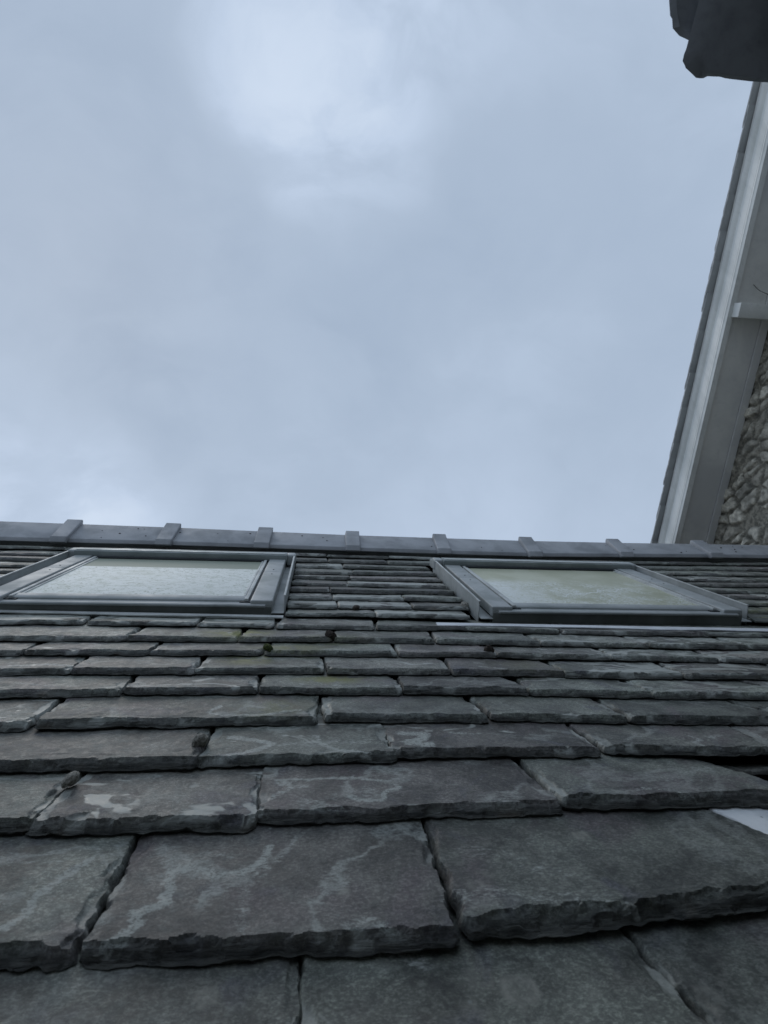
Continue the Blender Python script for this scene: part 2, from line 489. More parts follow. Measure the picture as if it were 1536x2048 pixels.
# pale mineral veins: points on the roof, half width, strength
VEINS = [
    ([(-0.0389,0.58),(-0.0444,0.5536),(-0.0627,0.5383),(-0.0891,0.5351),(-0.1092,0.5501),(-0.1332,0.5479),(-0.1329,0.5277),(-0.1265,0.5209),(-0.1326,0.5089),(-0.1256,0.4995),(-0.1398,0.4946),(-0.1528,0.487),(-0.145,0.4756),(-0.1527,0.4607),(-0.1625,0.454)], 0.0052, 1),
    ([(-0.2186,0.5706),(-0.2287,0.5534),(-0.2391,0.534),(-0.2487,0.516),(-0.2462,0.493),(-0.2549,0.4776)], 0.0052, 0.9),
    ([(-0.3165,0.5696),(-0.279,0.5703),(-0.2464,0.5671)], 0.004, 0.5),
    ([(-0.1387,0.5699),(-0.1008,0.5717),(-0.0742,0.5664)], 0.004, 0.5),
    ([(-0.0271,0.5638),(-0.0535,0.523),(-0.0574,0.4982),(-0.0535,0.4592)], 0.008, 0.45),
    ([(0.1042,0.431),(0.0802,0.4451),(0.0598,0.4623),(0.0414,0.4555)], 0.008, 0.6),
    ([(-0.0398,0.7039),(0.0154,0.7052),(0.0551,0.706),(0.107,0.6922),(0.118,0.676),(0.0969,0.6628),(0.0937,0.6454),(0.064,0.6447),(0.0523,0.6554)], 0.0045, 0.8),
    ([(-0.0424,0.6565),(-0.0254,0.6766),(-0.0038,0.6855),(-0.0359,0.6935)], 0.006, 0.6),
    ([(-0.0089,0.65),(0.0153,0.6391),(0.0388,0.6265)], 0.008, 0.5),
    ([(-0.1165,0.8188),(-0.0801,0.8073),(-0.0532,0.7905),(-0.0692,0.7714),(-0.0952,0.7588),(-0.1298,0.7446)], 0.0065, 0.95),
    ([(-0.0421,0.7844),(-0.0137,0.7951),(0.0228,0.7881)], 0.0055, 0.6),
    ([(0.0096,0.8154),(0.017,0.7854),(0.0438,0.7609),(0.0858,0.75)], 0.005, 0.7),
    ([(0.139,0.8213),(0.1773,0.8155),(0.1697,0.7956),(0.145,0.7844),(0.1765,0.7719)], 0.009, 0.9),
    ([(0.2178,0.8192),(0.2648,0.8147)], 0.005, 0.6),
    ([(0.6039,0.7925),(0.6134,0.7795),(0.5931,0.7678),(0.5977,0.7512)], 0.0045, 0.7),
    ([(0.6598,0.7975),(0.6312,0.7885),(0.6409,0.7819)], 0.0045, 0.7),
    ([(0.4881,0.7832),(0.5178,0.7641),(0.5442,0.7544)], 0.004, 0.4),
    ([(0.4827,0.7018),(0.4663,0.6874),(0.4854,0.677),(0.4869,0.6628)], 0.0045, 0.5),
    ([(0.3924,0.6402),(0.4471,0.6509),(0.5008,0.6269),(0.5309,0.6297)], 0.005, 0.5),
    ([(0.3491,0.6778),(0.3932,0.6807),(0.3982,0.6699)], 0.006, 0.35),
    ([(-0.1496,0.9195),(-0.1636,0.8869),(-0.1381,0.8742),(-0.0795,0.873),(-0.0171,0.8966)], 0.005, 0.7),
    ([(-0.3862,0.9036),(-0.3476,0.9209),(-0.2883,0.9053),(-0.2357,0.9116)], 0.005, 0.4),
    ([(-0.2538,0.671),(-0.2098,0.6591),(-0.1707,0.6633)], 0.003, 0.4),
    ([(-0.2415,0.8018),(-0.2086,0.8081),(-0.2296,0.7847),(-0.1906,0.7918)], 0.004, 0.4),
    ([(0.1736,0.5607),(0.2101,0.5508),(0.2466,0.5155),(0.2892,0.5026)], 0.012, 0.35),
    ([(0.1391,0.486),(0.1798,0.4896),(0.2269,0.4805),(0.2833,0.4709)], 0.014, 0.4),
    ([(0.0303,0.7937),(0.0899,0.7949)], 0.01, 0.4),
    ([(-0.5267,1.0198),(-0.4607,1.0019),(-0.4076,0.9929)], 0.006, 0.5),
    ([(-0.0207,1.0053),(0.0706,0.9887),(0.1444,0.9881)], 0.004, 0.5),
    ([(0.3354,1.0928),(0.3923,1.0709)], 0.006, 0.6),
    ([(-0.5628,1.0907),(-0.5057,1.101),(-0.4454,1.0858)], 0.008, 0.7),
]


def seg_dist(x, y, pts):
    d = np.full(x.shape, 9.)
    for (x0, y0), (x1, y1) in zip(pts, pts[1:]):
        vx, vy = x1 - x0, y1 - y0
        t_ = np.clip(((x - x0) * vx + (y - y0) * vy) / (vx * vx + vy * vy + 1e-12), 0, 1)
        d = np.minimum(d, np.hypot(x - x0 - t_ * vx, y - y0 - t_ * vy))
    return d


def slate_arrays(BL, BR, TL, TR, t=.014, lift=(0, 0), seed=0, ext=2.4, fine=.002, pale=0., vein=.5, purple=0, bev=.012, chips=6, base_w=0.0, under=True):
    """one riven slate; returns verts, faces, tint, marks"""
    BL, BR, TL, TR = map(lambda q: np.array(q, float), (BL, BR, TL, TR))
    if under:
        ex = np.array([.0048 if BL[1] < .8 else .0012, 0])
        BL, BR, TL, TR = BL - ex, BR + ex, TL - ex, TR + ex
    g = max(.04, ((TL + TR) / 2 - (BL + BR) / 2)[1])
    wd = np.linalg.norm(BR - BL)
    ez = min(.032, wd * .3)

    def axis(L, two, zone, f, c):
        a = list(np.arange(0, zone, f))
        end = L - zone if two else L
        n = max(2, int((end - zone) / c))
        a += list(np.linspace(zone, end, n, endpoint=not two))
        if two:
            a += list(L - np.array(a[:int(len(np.arange(0, zone, f)))])[::-1])
        return np.unique(np.round(np.array(a) / L, 6))
    au = axis(wd, True, ez, fine, fine * 2.2)
    bu = axis(g * ext, False, min(.035, g * .4), fine, fine * 3) * ext
    # thin out the hidden head
    vis = bu[bu < 1.12]
    bu = np.concatenate([vis, np.linspace(1.14, ext, 4)]) if ext > 1.3 else bu
    A, B = np.meshgrid(au, bu)
    tlx = TL - BL; trx = TR - BR
    U = (BL[0] + tlx[0] * B) * (1 - A) + (BR[0] + trx[0] * B) * A
    V = (BL[1] + tlx[1] * B) * (1 - A) + (BR[1] + trx[1] * B) * A
    s = seed * 3 + 11
    db, dl, dr = B * g, A * wd, (1 - A) * wd
    # bevel widths vary along each edge
    wb = bev * (.12 + .75 * fbm(U / .05, U * 0, s, 2) + .85 * fbm(U / .016, U * 0, s + 2, 3, .6))
    wl = bev * (.05 + .62 * fbm(V / .02, V * 0, s + 5, 3) ** 1.8)
    wr = bev * (.05 + .62 * fbm(V / .02, V * 0, s + 9, 3) ** 1.8)
    pb, pl, pr = np.clip(db / wb, 0, 1), np.clip(dl / wl, 0, 1), np.clip(dr / wr, 0, 1)
    p = 1 - np.sqrt(np.clip((1 - pb) ** 2 + np.maximum(1 - pl, 1 - pr) ** 2, 0, 1))
    # chips: scallops bitten out of the sides and tail
    rg = random.Random(seed)
    fresh = np.zeros_like(U)
    chipd = np.zeros_like(U)
    for i in range(chips):
        side = rg.choice('llrrb')
        r = rg.uniform(.006, .018) * (1.0 if wd > .15 else .7)
        if side == 'b':
            c = (rg.uniform(.05, .95) * wd, 0); r *= .8
        else:
            c = ((0 if side == 'l' else wd), rg.uniform(.05, 1.0) * g)
        el = rg.uniform(.8, 1.9)
        dx = (A * wd - c[0]); dy = (db - c[1]) / el
        wob_ = 1 + .55 * (fbm(U / .008, V / .008, s + 31 + i, 2) - .5)
        dd = np.sqrt(dx * dx + dy * dy) / (r * wob_)
        chipd = np.maximum(chipd, sst(dd, 1.04, .90) * rg.uniform(.10, .32))
        if rg.random() < .35 + pale * .5:
            fresh = np.maximum(fresh, sst(dd, 1.02, .94) * rg.uniform(.5, 1))
    # flat flakes sprung off the tail
    for i in range(int(wd / .035) if under else 0):
        cu_ = rg.uniform(0, wd); hw = rg.uniform(.008, .026); dp = rg.uniform(.006, .015) * bev / .014
        dx = (A * wd - cu_) / hw; dy = db / dp
        wob_ = 1 + .5 * (fbm(U / .010, V / .006, s + 61 + i, 2) - .5)
        dd = np.sqrt(dx * dx + dy * dy) / wob_
        chipd = np.maximum(chipd, sst(dd, 1.02, .94) * rg.uniform(.12, .40))
        if rg.random() < .12 + pale * .3:
            fresh = np.maximum(fresh, sst(dd, 1.02, .94) * rg.uniform(.3, .8))
    nl = 4.6
    tailish = (1 - pb) >= np.maximum(1 - pl, 1 - pr)
    na_ = np.where(tailish, fbm(U / .040, db / .0045, s + 3, 4, .62), fbm(V / .028, np.minimum(dl, dr) / .0045, s + 4, 4, .62))
    q = p * nl + np.clip((1 - p) * 3, 0, 1) * 4.2 * (na_ - .5)
    fr = q - np.floor(q)
    pq = np.clip((np.floor(q) + sst(fr, .0, .45)) / nl, 0, 1)
    pq = np.where(p >= .999, 1, .25 * p + .75 * pq)
    pq = np.where(p >= .985, 1, pq * .80)
    pq = np.clip(pq - chipd * (1 - .2 * p), 0, 1)
    top = t - db * (t / g)
    thick = t
    fresh = fresh * sst(p, .15, .55)
    relief = .0016 * (fbm(U / .05, V / .05, s + 7, 3) - .5) + .0009 * (fbm(U / .012, V / .009, s + 8, 3) - .5)
    # long shallow cleavage steps over the face
    cl = fbm(U / .11, V / .05, s + 21, 3) * 5
    relief = relief + .0007 * (np.floor(cl) + sst(cl - np.floor(cl), .8, 1.0) - 2.5)
    Wz = top - (1 - pq) * thick * .88 + relief * np.clip(p * 2, .2, 1)
    tl_, tr_ = lift
    Lf = (tl_ * (1 - A) + tr_ * A) * np.clip(1 - B * .5, 0, 1) + base_w
    Wz = Wz + Lf
    # ragged outline
    ed = (1 - p)
    jb = (fbm(U / .012, U * 0 + 3, s + 13, 3) - .5) * .007 + (fbm(U / .07, U * 0 + 1, s + 14, 2) - .5) * .008
    V2 = V + jb * np.clip(1 - db / .02, 0, 1)
    jl = (fbm(V / .011, V * 0 + 5, s + 15, 3) - .62) * .008
    jr = (fbm(V / .011, V * 0 + 7, s + 16, 3) - .38) * .008
    U2 = U + jl * np.clip(1 - dl / .02, 0, 1) + jr * np.clip(1 - dr / .02, 0, 1)
    # rounded tail corners
    cr_ = .008
    for dd_, sg in ((dl, 1), (dr, -1)):
        k = np.clip(1 - dd_ / cr_, 0, 1) * np.clip(1 - db / cr_, 0, 1)
        U2 = U2 + sg * .003 * k; V2 = V2 + .003 * k
    Wz = Wz + sag(U2, V2) * .6
    nb, na = A.shape
    verts = np.stack([U2, V2, Wz], -1).reshape(-1, 3)
    idx = np.arange(nb * na).reshape(nb, na)
    F = np.stack([idx[:-1, :-1], idx[:-1, 1:], idx[1:, 1:], idx[1:, :-1]], -1).reshape(-1, 4)
    # skirts: tail, left, right
    ring = np.concatenate([idx[::-1, 0], idx[0, 1:], idx[1:, -1]])
    low = verts[ring].copy()
    Lring = (Lf + sag(U2, V2) * .6).reshape(-1)[ring]
    topr = top.reshape(-1)[ring]
    low[:, 2] = topr - t + Lring - .0008
    # tuck the underside in a little
    cu = verts[:, 0].mean()
    low[:, 0] += np.sign(cu - low[:, 0]) * .0015
    low[:, 1] += .002
    inn = low.copy()
    inn[:, 0] += np.sign(cu - inn[:, 0]) * np.minimum(.05, np.abs(cu - inn[:, 0]) * .8)
    inn[:, 1] = np.minimum(inn[:, 1] + .04, verts[:, 1].max())
    inn[:, 2] -= .001
    n0 = len(verts); n1 = n0 + len(low)
    allv = np.concatenate([verts, low, inn])
    k = np.arange(len(ring) - 1)
    S = np.stack([ring[k], n0 + k, n0 + k + 1, ring[k + 1]], -1)
    S2 = np.stack([n0 + k, n1 + k, n1 + k + 1, n0 + k + 1], -1)
    FF = np.concatenate([F, S, S2])
    rnd_ = (seed * .6180339) % 1.0
    alg = np.zeros(len(allv)); spot = np.zeros(len(allv))
    for (cx, cy, rx, ry, a_) in ALGAE:
        alg = np.maximum(alg, a_ * np.clip(1.25 - np.hypot((allv[:, 0] - cx) / rx, (allv[:, 1] - cy) / ry), 0, 1))
    for (cx, cy, r_, a_) in LICHEN:
        dd = np.hypot(allv[:, 0] - cx, allv[:, 1] - cy) / (r_ * (.85 + .3 * vn(allv[:, 0] / .006, allv[:, 1] / .006, 5)))
        ringy = sst(dd, 1.05, .9) * (.45 + .55 * sst(dd, .5, .85))
        spot = np.maximum(spot, ringy * a_)
    cu0, cv0 = (BL[0] + BR[0]) / 2, BL[1]
    tone = rg.choice([.48, .62, .75, .9, 1.0, 1.15, 1.3, 1.5])
    if cv0 < .75:
        tone = rg.uniform(.85, 1.1)
    tone *= float(np.interp(cu0, [-1, -.3, .2, .5, 1.0], [1.15, 1.08, .98, 1.30, 1.60])) if cv0 > .84 else 1.17
    tint = np.zeros((len(allv), 5)); tint[:, 4] = tone; tint[:, 0] = rnd_; tint[:, 1] = pale; tint[:, 2] = alg; tint[:, 3] = vein
    marks = np.zeros((len(allv), 4)); marks[:n0, 0] = fresh.reshape(-1)
    marks[:n0, 1] = np.clip((1 - p) * 1.6, 0, 1).reshape(-1); marks[n0:, 1] = 1
    marks[:, 2] = np.clip(spot, 0, 1)
    vv = np.zeros(len(allv))
    for pts, hw, am in VEINS:
        if pts[0][1] < BL[1] - .1 or pts[0][1] > BL[1] + 2 * g:
            continue
        dd = seg_dist(allv[:, 0] + (vn(allv[:, 0] / .006, allv[:, 1] / .006, 91) - .5) * .004, allv[:, 1] + (vn(allv[:, 0] / .006, allv[:, 1] / .006, 92) - .5) * .004, pts)
        vv = np.maximum(vv, am * np.clip(1.5 - dd / hw, 0, 1))
    marks[:, 3] = vv
    return allv, FF, tint, marks


def make_mesh(name, parts, mat):
    vs, fs, ts, ms, o = [], [], [], [], 0
    for v, f, a, b in parts:
        vs.append(v); fs.append(f + o); ts.append(a); ms.append(b); o += len(v)
    v = np.concatenate(vs); f = np.concatenate(fs); a = np.concatenate(ts); b = np.concatenate(ms)
    me = D.meshes.new(name)
    me.vertices.add(len(v)); me.vertices.foreach_set('co', v.astype(np.float32).ravel())
    me.loops.add(len(f) * 4); me.loops.foreach_set('vertex_index', f.astype(np.int32).ravel())
    me.polygons.add(len(f))
    me.polygons.foreach_set('loop_start', np.arange(0, len(f) * 4, 4, dtype=np.int32))
    me.update(calc_edges=True); me.validate()
    for nm, ar in (('tint', a[:, :4]), ('marks', b[:, :4])):
        at = me.attributes.new(nm, 'FLOAT_COLOR', 'POINT')
        at.data.foreach_set('color', np.ascontiguousarray(ar, np.float32).ravel())
    at = me.attributes.new('tone', 'FLOAT', 'POINT')
    at.data.foreach_set('value', np.ascontiguousarray(a[:, -1], np.float32))
    me.polygons.foreach_set('use_smooth', [True] * len(me.polygons))
    me.set_sharp_from_angle(angle=math.radians(32))
    me.materials.append(mat)
    return me


SLATE_COUNT = [0]


def slate(seed, label=None, **k):
    v, f, a, b = slate_arrays(seed=seed, **k)
    org = np.array([v[:, 0].mean(), k['BL'][1], 0.0])
    v = v - org
    o = D.objects.new('slate', make_mesh('slate', [(v, f, a, b)], M_slate))
    o.location = org
    SLATE_COUNT[0] += 1
    return link(o, ROOF, label=label, group='slates of the roof')


# measured courses, metres on the roof: tail left, tail right, head left, head right of each slate
ROWS = {
0: [[-0.4145,0.3253,-0.001,0.2902,-0.4037,0.4567,-0.0046,0.4286],[0.0062,0.2896,0.3273,0.2744,0.0036,0.4294,0.2998,0.4246],[0.3354,0.2737,0.7244,0.2632,0.3089,0.424,0.724,0.4241]],
1: [[-0.5725,0.4615,-0.193,0.4445,-0.5337,0.6125,-0.191,0.6035],[-0.1783,0.4435,0.1326,0.4371,-0.1787,0.6029,0.1333,0.6062],[0.1503,0.4444,0.6369,0.4668,0.1424,0.6102,0.5159,0.6087],[0.5865,0.4635,0.9707,0.4599,0.5226,0.6103,0.9435,0.6222]],
2: [[-0.6015,0.6161,-0.3054,0.6144,-0.5663,0.7316,-0.3009,0.7275],[-0.3004,0.6125,-0.0618,0.6084,-0.2894,0.7294,-0.0632,0.7287],[-0.0559,0.6158,0.3127,0.6186,-0.0575,0.7381,0.2958,0.7364],[0.3211,0.625,0.652,0.618,0.312,0.7398,0.5858,0.7367]],
3: [[-0.6024,0.7418,-0.1539,0.7346,-0.5862,0.8453,-0.1553,0.844],[-0.1469,0.7415,0.1173,0.7417,-0.1434,0.8484,0.1133,0.8531],[0.1222,0.7519,0.4285,0.7464,0.1215,0.8546,0.424,0.8522],[0.4477,0.7499,0.7133,0.7364,0.4354,0.8484,0.7069,0.8311],[0.7218,0.7319,1.1325,0.7246,0.7164,0.8291,1.1156,0.8186]],
4: [[-0.6726,0.8477,-0.4188,0.8481,-0.6555,0.9479,-0.4207,0.9515],[-0.409,0.8508,0.0081,0.8574,-0.4098,0.959,0.0127,0.9629],[0.024,0.8637,0.2906,0.8572,0.0206,0.9607,0.2789,0.957],[0.3027,0.8604,0.5323,0.8478,0.2929,0.9568,0.52,0.9493],[0.5394,0.8476,0.8394,0.8348,0.5331,0.9405,0.7883,0.9301],[0.8506,0.8345,1.2188,0.8196,0.8015,0.9299,1.1314,0.9179]],
5: [[-0.6429,0.9625,-0.3271,0.9656,-0.6448,1.0537,-0.332,1.0593],[-0.3227,0.9695,-0.0956,0.9726,-0.3194,1.0592,-0.1026,1.0633],[-0.0921,0.9726,0.1664,0.9692,-0.0912,1.0633,0.16,1.0599],[0.1691,0.9691,0.4039,0.9617,0.1686,1.0573,0.3884,1.0513],[0.406,0.9595,0.6399,0.9453,0.4105,1.0461,0.624,1.0373],[0.6415,0.9431,0.9349,0.9365,0.6354,1.0347,0.8831,1.028],[0.9454,0.9363,1.2511,0.9249,0.8943,1.0279,1.1994,1.018]],
6: [[-0.6628,1.056,-0.4481,1.0621,-0.6669,1.1507,-0.4564,1.1548],[-0.4446,1.0621,-0.2235,1.0613,-0.4441,1.1577,-0.2286,1.1592],[-0.2208,1.0613,0.0261,1.0654,-0.2165,1.1593,0.0176,1.1609],[0.0319,1.0628,0.2762,1.0594,0.0271,1.158,0.2797,1.1536],[0.2786,1.0569,0.5124,1.0456,0.2874,1.1537,0.5026,1.1398],[0.5144,1.043,0.7664,1.0339,0.5161,1.1339,0.7587,1.1257],[0.7686,1.0339,1.0406,1.0244,0.7722,1.1228,1.0171,1.1173],[1.0522,1.0243,1.3684,1.0168,1.0295,1.1174,1.3302,1.1118]],
7: [[-0.8589,1.1576,-0.5794,1.1596,-0.8541,1.2421,-0.5877,1.2434],[-0.5761,1.1624,-0.3393,1.1642,-0.5767,1.2435,-0.3374,1.2442],[-0.3355,1.1613,-0.1069,1.163,-0.3271,1.2411,-0.104,1.2446],[-0.0986,1.163,0.1839,1.159,-0.0919,1.2448,0.1775,1.2457],[0.1872,1.159,0.4043,1.1544,0.1875,1.2424,0.4028,1.2352],[0.4088,1.1544,0.6656,1.1405,0.4128,1.2285,0.6581,1.218],[0.6691,1.1405,0.9182,1.1293,0.6738,1.2147,0.908,1.2036],[0.9231,1.1293,1.2882,1.121,0.921,1.2038,1.2366,1.2]],
8: [[-0.7608,1.2468,-0.4117,1.2529,-0.7806,1.3502,-0.4117,1.3532],[-0.4075,1.253,-0.1703,1.2469,-0.3982,1.3497,-0.1724,1.3443],[-0.1653,1.2504,0.0441,1.2539,-0.1578,1.3408,0.0363,1.342],[0.0486,1.2505,0.2842,1.2439,0.0534,1.3385,0.2833,1.3364],[0.2878,1.2439,0.5363,1.2336,0.2939,1.3327,0.5269,1.3303],[0.5413,1.2337,0.8079,1.2233,0.5385,1.3226,0.7788,1.3121],[0.813,1.2233,1.0618,1.2157,0.7925,1.3123,1.037,1.3054],[1.0672,1.2158,1.4411,1.2092,1.0513,1.3057,1.3985,1.3044]],
9: [[-0.8702,1.3588,-0.5427,1.3688,-0.8837,1.4515,-0.557,1.4472],[-0.5345,1.3651,-0.2865,1.3646,-0.5417,1.4478,-0.286,1.4312],[-0.2807,1.3648,-0.0973,1.3541,-0.2774,1.4316,-0.1001,1.4204],[-0.0898,1.3504,0.1516,1.3489,-0.0856,1.4297,0.1551,1.4248],[0.1579,1.3491,0.3924,1.3471,0.1671,1.4252,0.3426,1.4133],[0.3965,1.3432,0.6239,1.3246,0.3524,1.4093,0.6366,1.4004],[0.6319,1.3247,1.0288,1.3133,0.6437,1.4006,0.9544,1.392],[1.0374,1.3135,1.4247,1.3008,0.9663,1.3923,1.356,1.3851]],
}
# looks of particular slates: (row, index) -> options
LOOK = {
 (0,0): dict(vein=.4), (0,1): dict(vein=.1), (0,2): dict(vein=.3),
 (1,0): dict(vein=1.0, chips=16), (1,1): dict(vein=1.2, chips=18, pale=.12), (1,2): dict(vein=.55, chips=12, lift=(.002, .004), bev=.018),
 (1,3): dict(pale=1.0, vein=0, ext=1.1, chips=9, bev=.010, label='whitish pale slate beside the dark gap'),
 (2,0): dict(vein=.3), (2,1): dict(pale=.36, chips=16, vein=.5), (2,2): dict(vein=1.1, chips=8), (2,3): dict(vein=.7, lift=(.002, .001), bev=.014),
 (3,0): dict(vein=.3), (3,1): dict(vein=1.0, pale=.3), (3,2): dict(vein=.8, pale=.12), (3,3): dict(vein=.9, lift=(.002, .004)), (3,4): dict(pale=.1),
 (4,0): dict(pale=.55), (4,1): dict(vein=.8, lift=(.003, 0)), (4,4): dict(pale=.25), (4,5): dict(pale=.3),
 (5,0): dict(pale=.15), (5,1): dict(pale=.25), (5,4): dict(pale=.1), (5,5): dict(pale=.5), (5,6): dict(pale=.4),
 (6,0): dict(pale=.35), (6,3): dict(pale=.22), (6,5): dict(pale=.6), (6,6): dict(pale=.5), (6,7): dict(pale=.6),
 (7,1): dict(pale=.3), (7,5): dict(pale=.35), (7,6): dict(pale=.55), (7,7): dict(pale=.6),
 (8,1): dict(pale=.3), (8,5): dict(pale=.5), (8,6): dict(pale=.62), (8,7): dict(pale=.55),
 (9,0): dict(pale=.78), (9,1): dict(pale=.82), (9,2): dict(pale=.7), (9,3): dict(pale=.2), (9,6): dict(pale=.35), (9,7): dict(pale=.4),
}
EXTRA = []      # slates far out or beyond the frame, merged into one part
rg = random.Random(3)


def quad(q):
    return dict(BL=q[0:2], BR=q[2:4], TL=q[4:6], TR=q[6:8])


def fill(u0, u1, v0, v1, v0b=None, v1b=None, t=.012, fine=.006, parts=False, seed0=0, wmin=.2, wmax=.34, pr=.25, base_w=0.0):
    u = u0
    i = 0
    while u < u1 - .03:
        wdt = rg.uniform(wmin, wmax) * (rg.uniform(.45, 1) if i == 0 else 1)
        if u + wdt > u1 - .12:
            wdt = u1 - u
        gp = rg.uniform(.0, .005)
        j = rg.uniform(-.004, .004)
        sd_ = seed0 + i * 7 + 101
        opts = dict(BL=(u, v0 + j), BR=(u + wdt - gp, v0 + j + rg.uniform(-.003, .003)), TL=(u, v1), TR=(u + wdt - gp, v1),
                    t=t * rg.uniform(.8, 1.2), fine=fine, lift=(rg.uniform(0, .004), rg.uniform(0, .004)), chips=4,
                    pale=rg.uniform(.5, .92) if rg.random() < pr else rg.uniform(.05, .25), vein=rg.uniform(.2, .7), ext=2.2, bev=.011, base_w=base_w)
        if parts:
            slate(sd_, **opts)
        else:
            EXTRA.append(slate_arrays(seed=sd_, **opts))
        u += wdt
        i += 1


for r, L in ROWS.items():
    t_ = (.015, .0150, .0150, .0138, .0135, .0125, .012, .0115, .011, .011)[r]
    fn = (.0017, .0017, .0017, .0019, .0021, .0023, .0026, .0028, .003, .0032)[r]
    for i, q in enumerate(L):
        o = dict(t=t_ * rg.uniform(.92, 1.1), fine=fn, lift=(rg.uniform(0, .002), rg.uniform(0, .002)),
                 vein=.55, pale=.06, bev=.0130 if r < 3 else .0105, chips=13 if r < 5 else 7)
        lk = dict(LOOK.get((r, i), {}))
        lab = lk.pop('label', None)
        o.update(lk)
        if (r, i) in ((1, 2),):
            o['ext'] = 1.2
        slate(r * 13 + i * 5 + 1, label=lab, **quad(q), **o)
    # beyond the frame on both sides
    a = L[0]; b = L[-1]
    fill(a[0] - 2.2, a[0] - .006, a[1], a[5], t=t_, seed0=900 + r * 40, fine=.008)
    if r == 2:
        continue
    if b[2] < 2.3:
        fill(b[2] + .006, 2.44, b[3], b[7], t=t_, seed0=1900 + r * 40, fine=.008)
# row 2 beyond the missing slate, and two courses below the frame
fill(.80, 2.44, .63, .735, t=.018, seed0=2500, fine=.008)
fill(-2.6, 2.44, .10, .29, t=.019, seed0=2600, fine=.006)
fill(-2.6, 2.44, -.09, .11, t=.019, seed0=2700, fine=.008)
# broken sliver lying in the hole
slate(777, BL=(.612, .722), BR=(.79, .722), TL=(.615, .75), TR=(.79, .75), t=.007, ext=1.0, fine=.003, base_w=-.016, chips=2, bev=.003, pale=.3,
      label='thin broken sliver of slate lying in the dark gap')

UV = [1.4498, 1.5319, 1.6237, 1.7150, 1.8006, 1.8950, 1.9880, 2.0950, 2.2050, 2.3150, 2.42]
WL, WR = (-.876, -.066), (.448, 1.262)
for k in range(len(UV)):
    v0 = UV[k]
    v1 = UV[k + 1] if k < len(UV) - 1 else 2.53
    inwin = v0 < 2.2
    kw = dict(t=.0115, base_w=(0, .004, .009)[max(0, k - len(UV) + 3)])
    if inwin:
        fill(-3.1, WL[0], v0, v1, seed0=3000 + k * 50, fine=.0045, pr=.5, **kw)
        fill(WL[1] - .008, WR[0] + (-.001 if v0 > 1.46 else -.02), v0, v1, seed0=3300 + k * 50, fine=.0032, parts=(SLATE_COUNT[0] < 99), pr=.42, wmin=.17, wmax=.30, **kw)
        fill(WR[1], 2.44, v0, v1, seed0=3600 + k * 50, fine=.0045, pr=.12, **kw)
    else:
        fill(-3.1, 2.44, v0, v1, seed0=3900 + k * 50, fine=.005, pr=.3, **kw)
far = D.objects.new('slate_courses', make_mesh('slate_courses', EXTRA, M_slate))
link(far, ROOF, kind='stuff')

# deck under the slates, rear slope, walls
bm = bmesh.new()
box(bm, -3.1, 2.44, -.12, 2.53, -.10, -.062)
bm_obj('roof_deck', bm, M_felt, ROOF, smooth=False)


def loc2(v, w_):      # roof-plane (v, w) to world (Y, Z)
    return v * math.cos(PITCH) - w_ * math.sin(PITCH), v * math.sin(PITCH) + w_ * math.cos(PITCH)


def w2r(x, y, z):     # world point to the roof's own axes
    return (x, y * math.cos(PITCH) + z * math.sin(PITCH), -y * math.sin(PITCH) + z * math.cos(PITCH))


ry, rz = loc2(2.53, -.012)
bm = bmesh.new()
prism(bm, [(ry, rz), (ry + 2.1, rz - 2.1 * math.tan(PITCH)), (ry + 2.1, rz - .08 - 2.1 * math.tan(PITCH)), (ry, rz - .08)], -3.1, 2.44, f=lambda x, p, q: w2r(x, p, q))
bm_obj('rear_slope', bm, M_felt, ROOF, smooth=False)
bm = bmesh.new()
prism(bm, [(.1, -.12), (ry, rz - .12), (ry + 1.8, rz - .2 - 1.8 * math.tan(PITCH)), (ry + 1.8, -4.2), (.1, -4.2)], -3.0, 2.40, f=lambda x, p, q: w2r(x, p, q))
bm_obj('wall', bm, M_render, ROOF, smooth=False)

# ridge tiles
CAPU = [-2.67, -2.26, -1.85, -1.43, -1.022, -.618, -.225, .156, .553, .965, 1.393, 1.830, 2.255, 2.46]


def apexw(u):
    return float(np.interp(u, [-3, -1.35, -.66, .155, 1.1, 2.27], [.095, .0910, .0861, .0739, .0700, .0833]))


def loww(u):
    return float(np.interp(u, [-3, -1.2, -.6, .13, .93, 2.1, 3], [.047, .0464, .046, .0406, .0347, .0565, .058]))


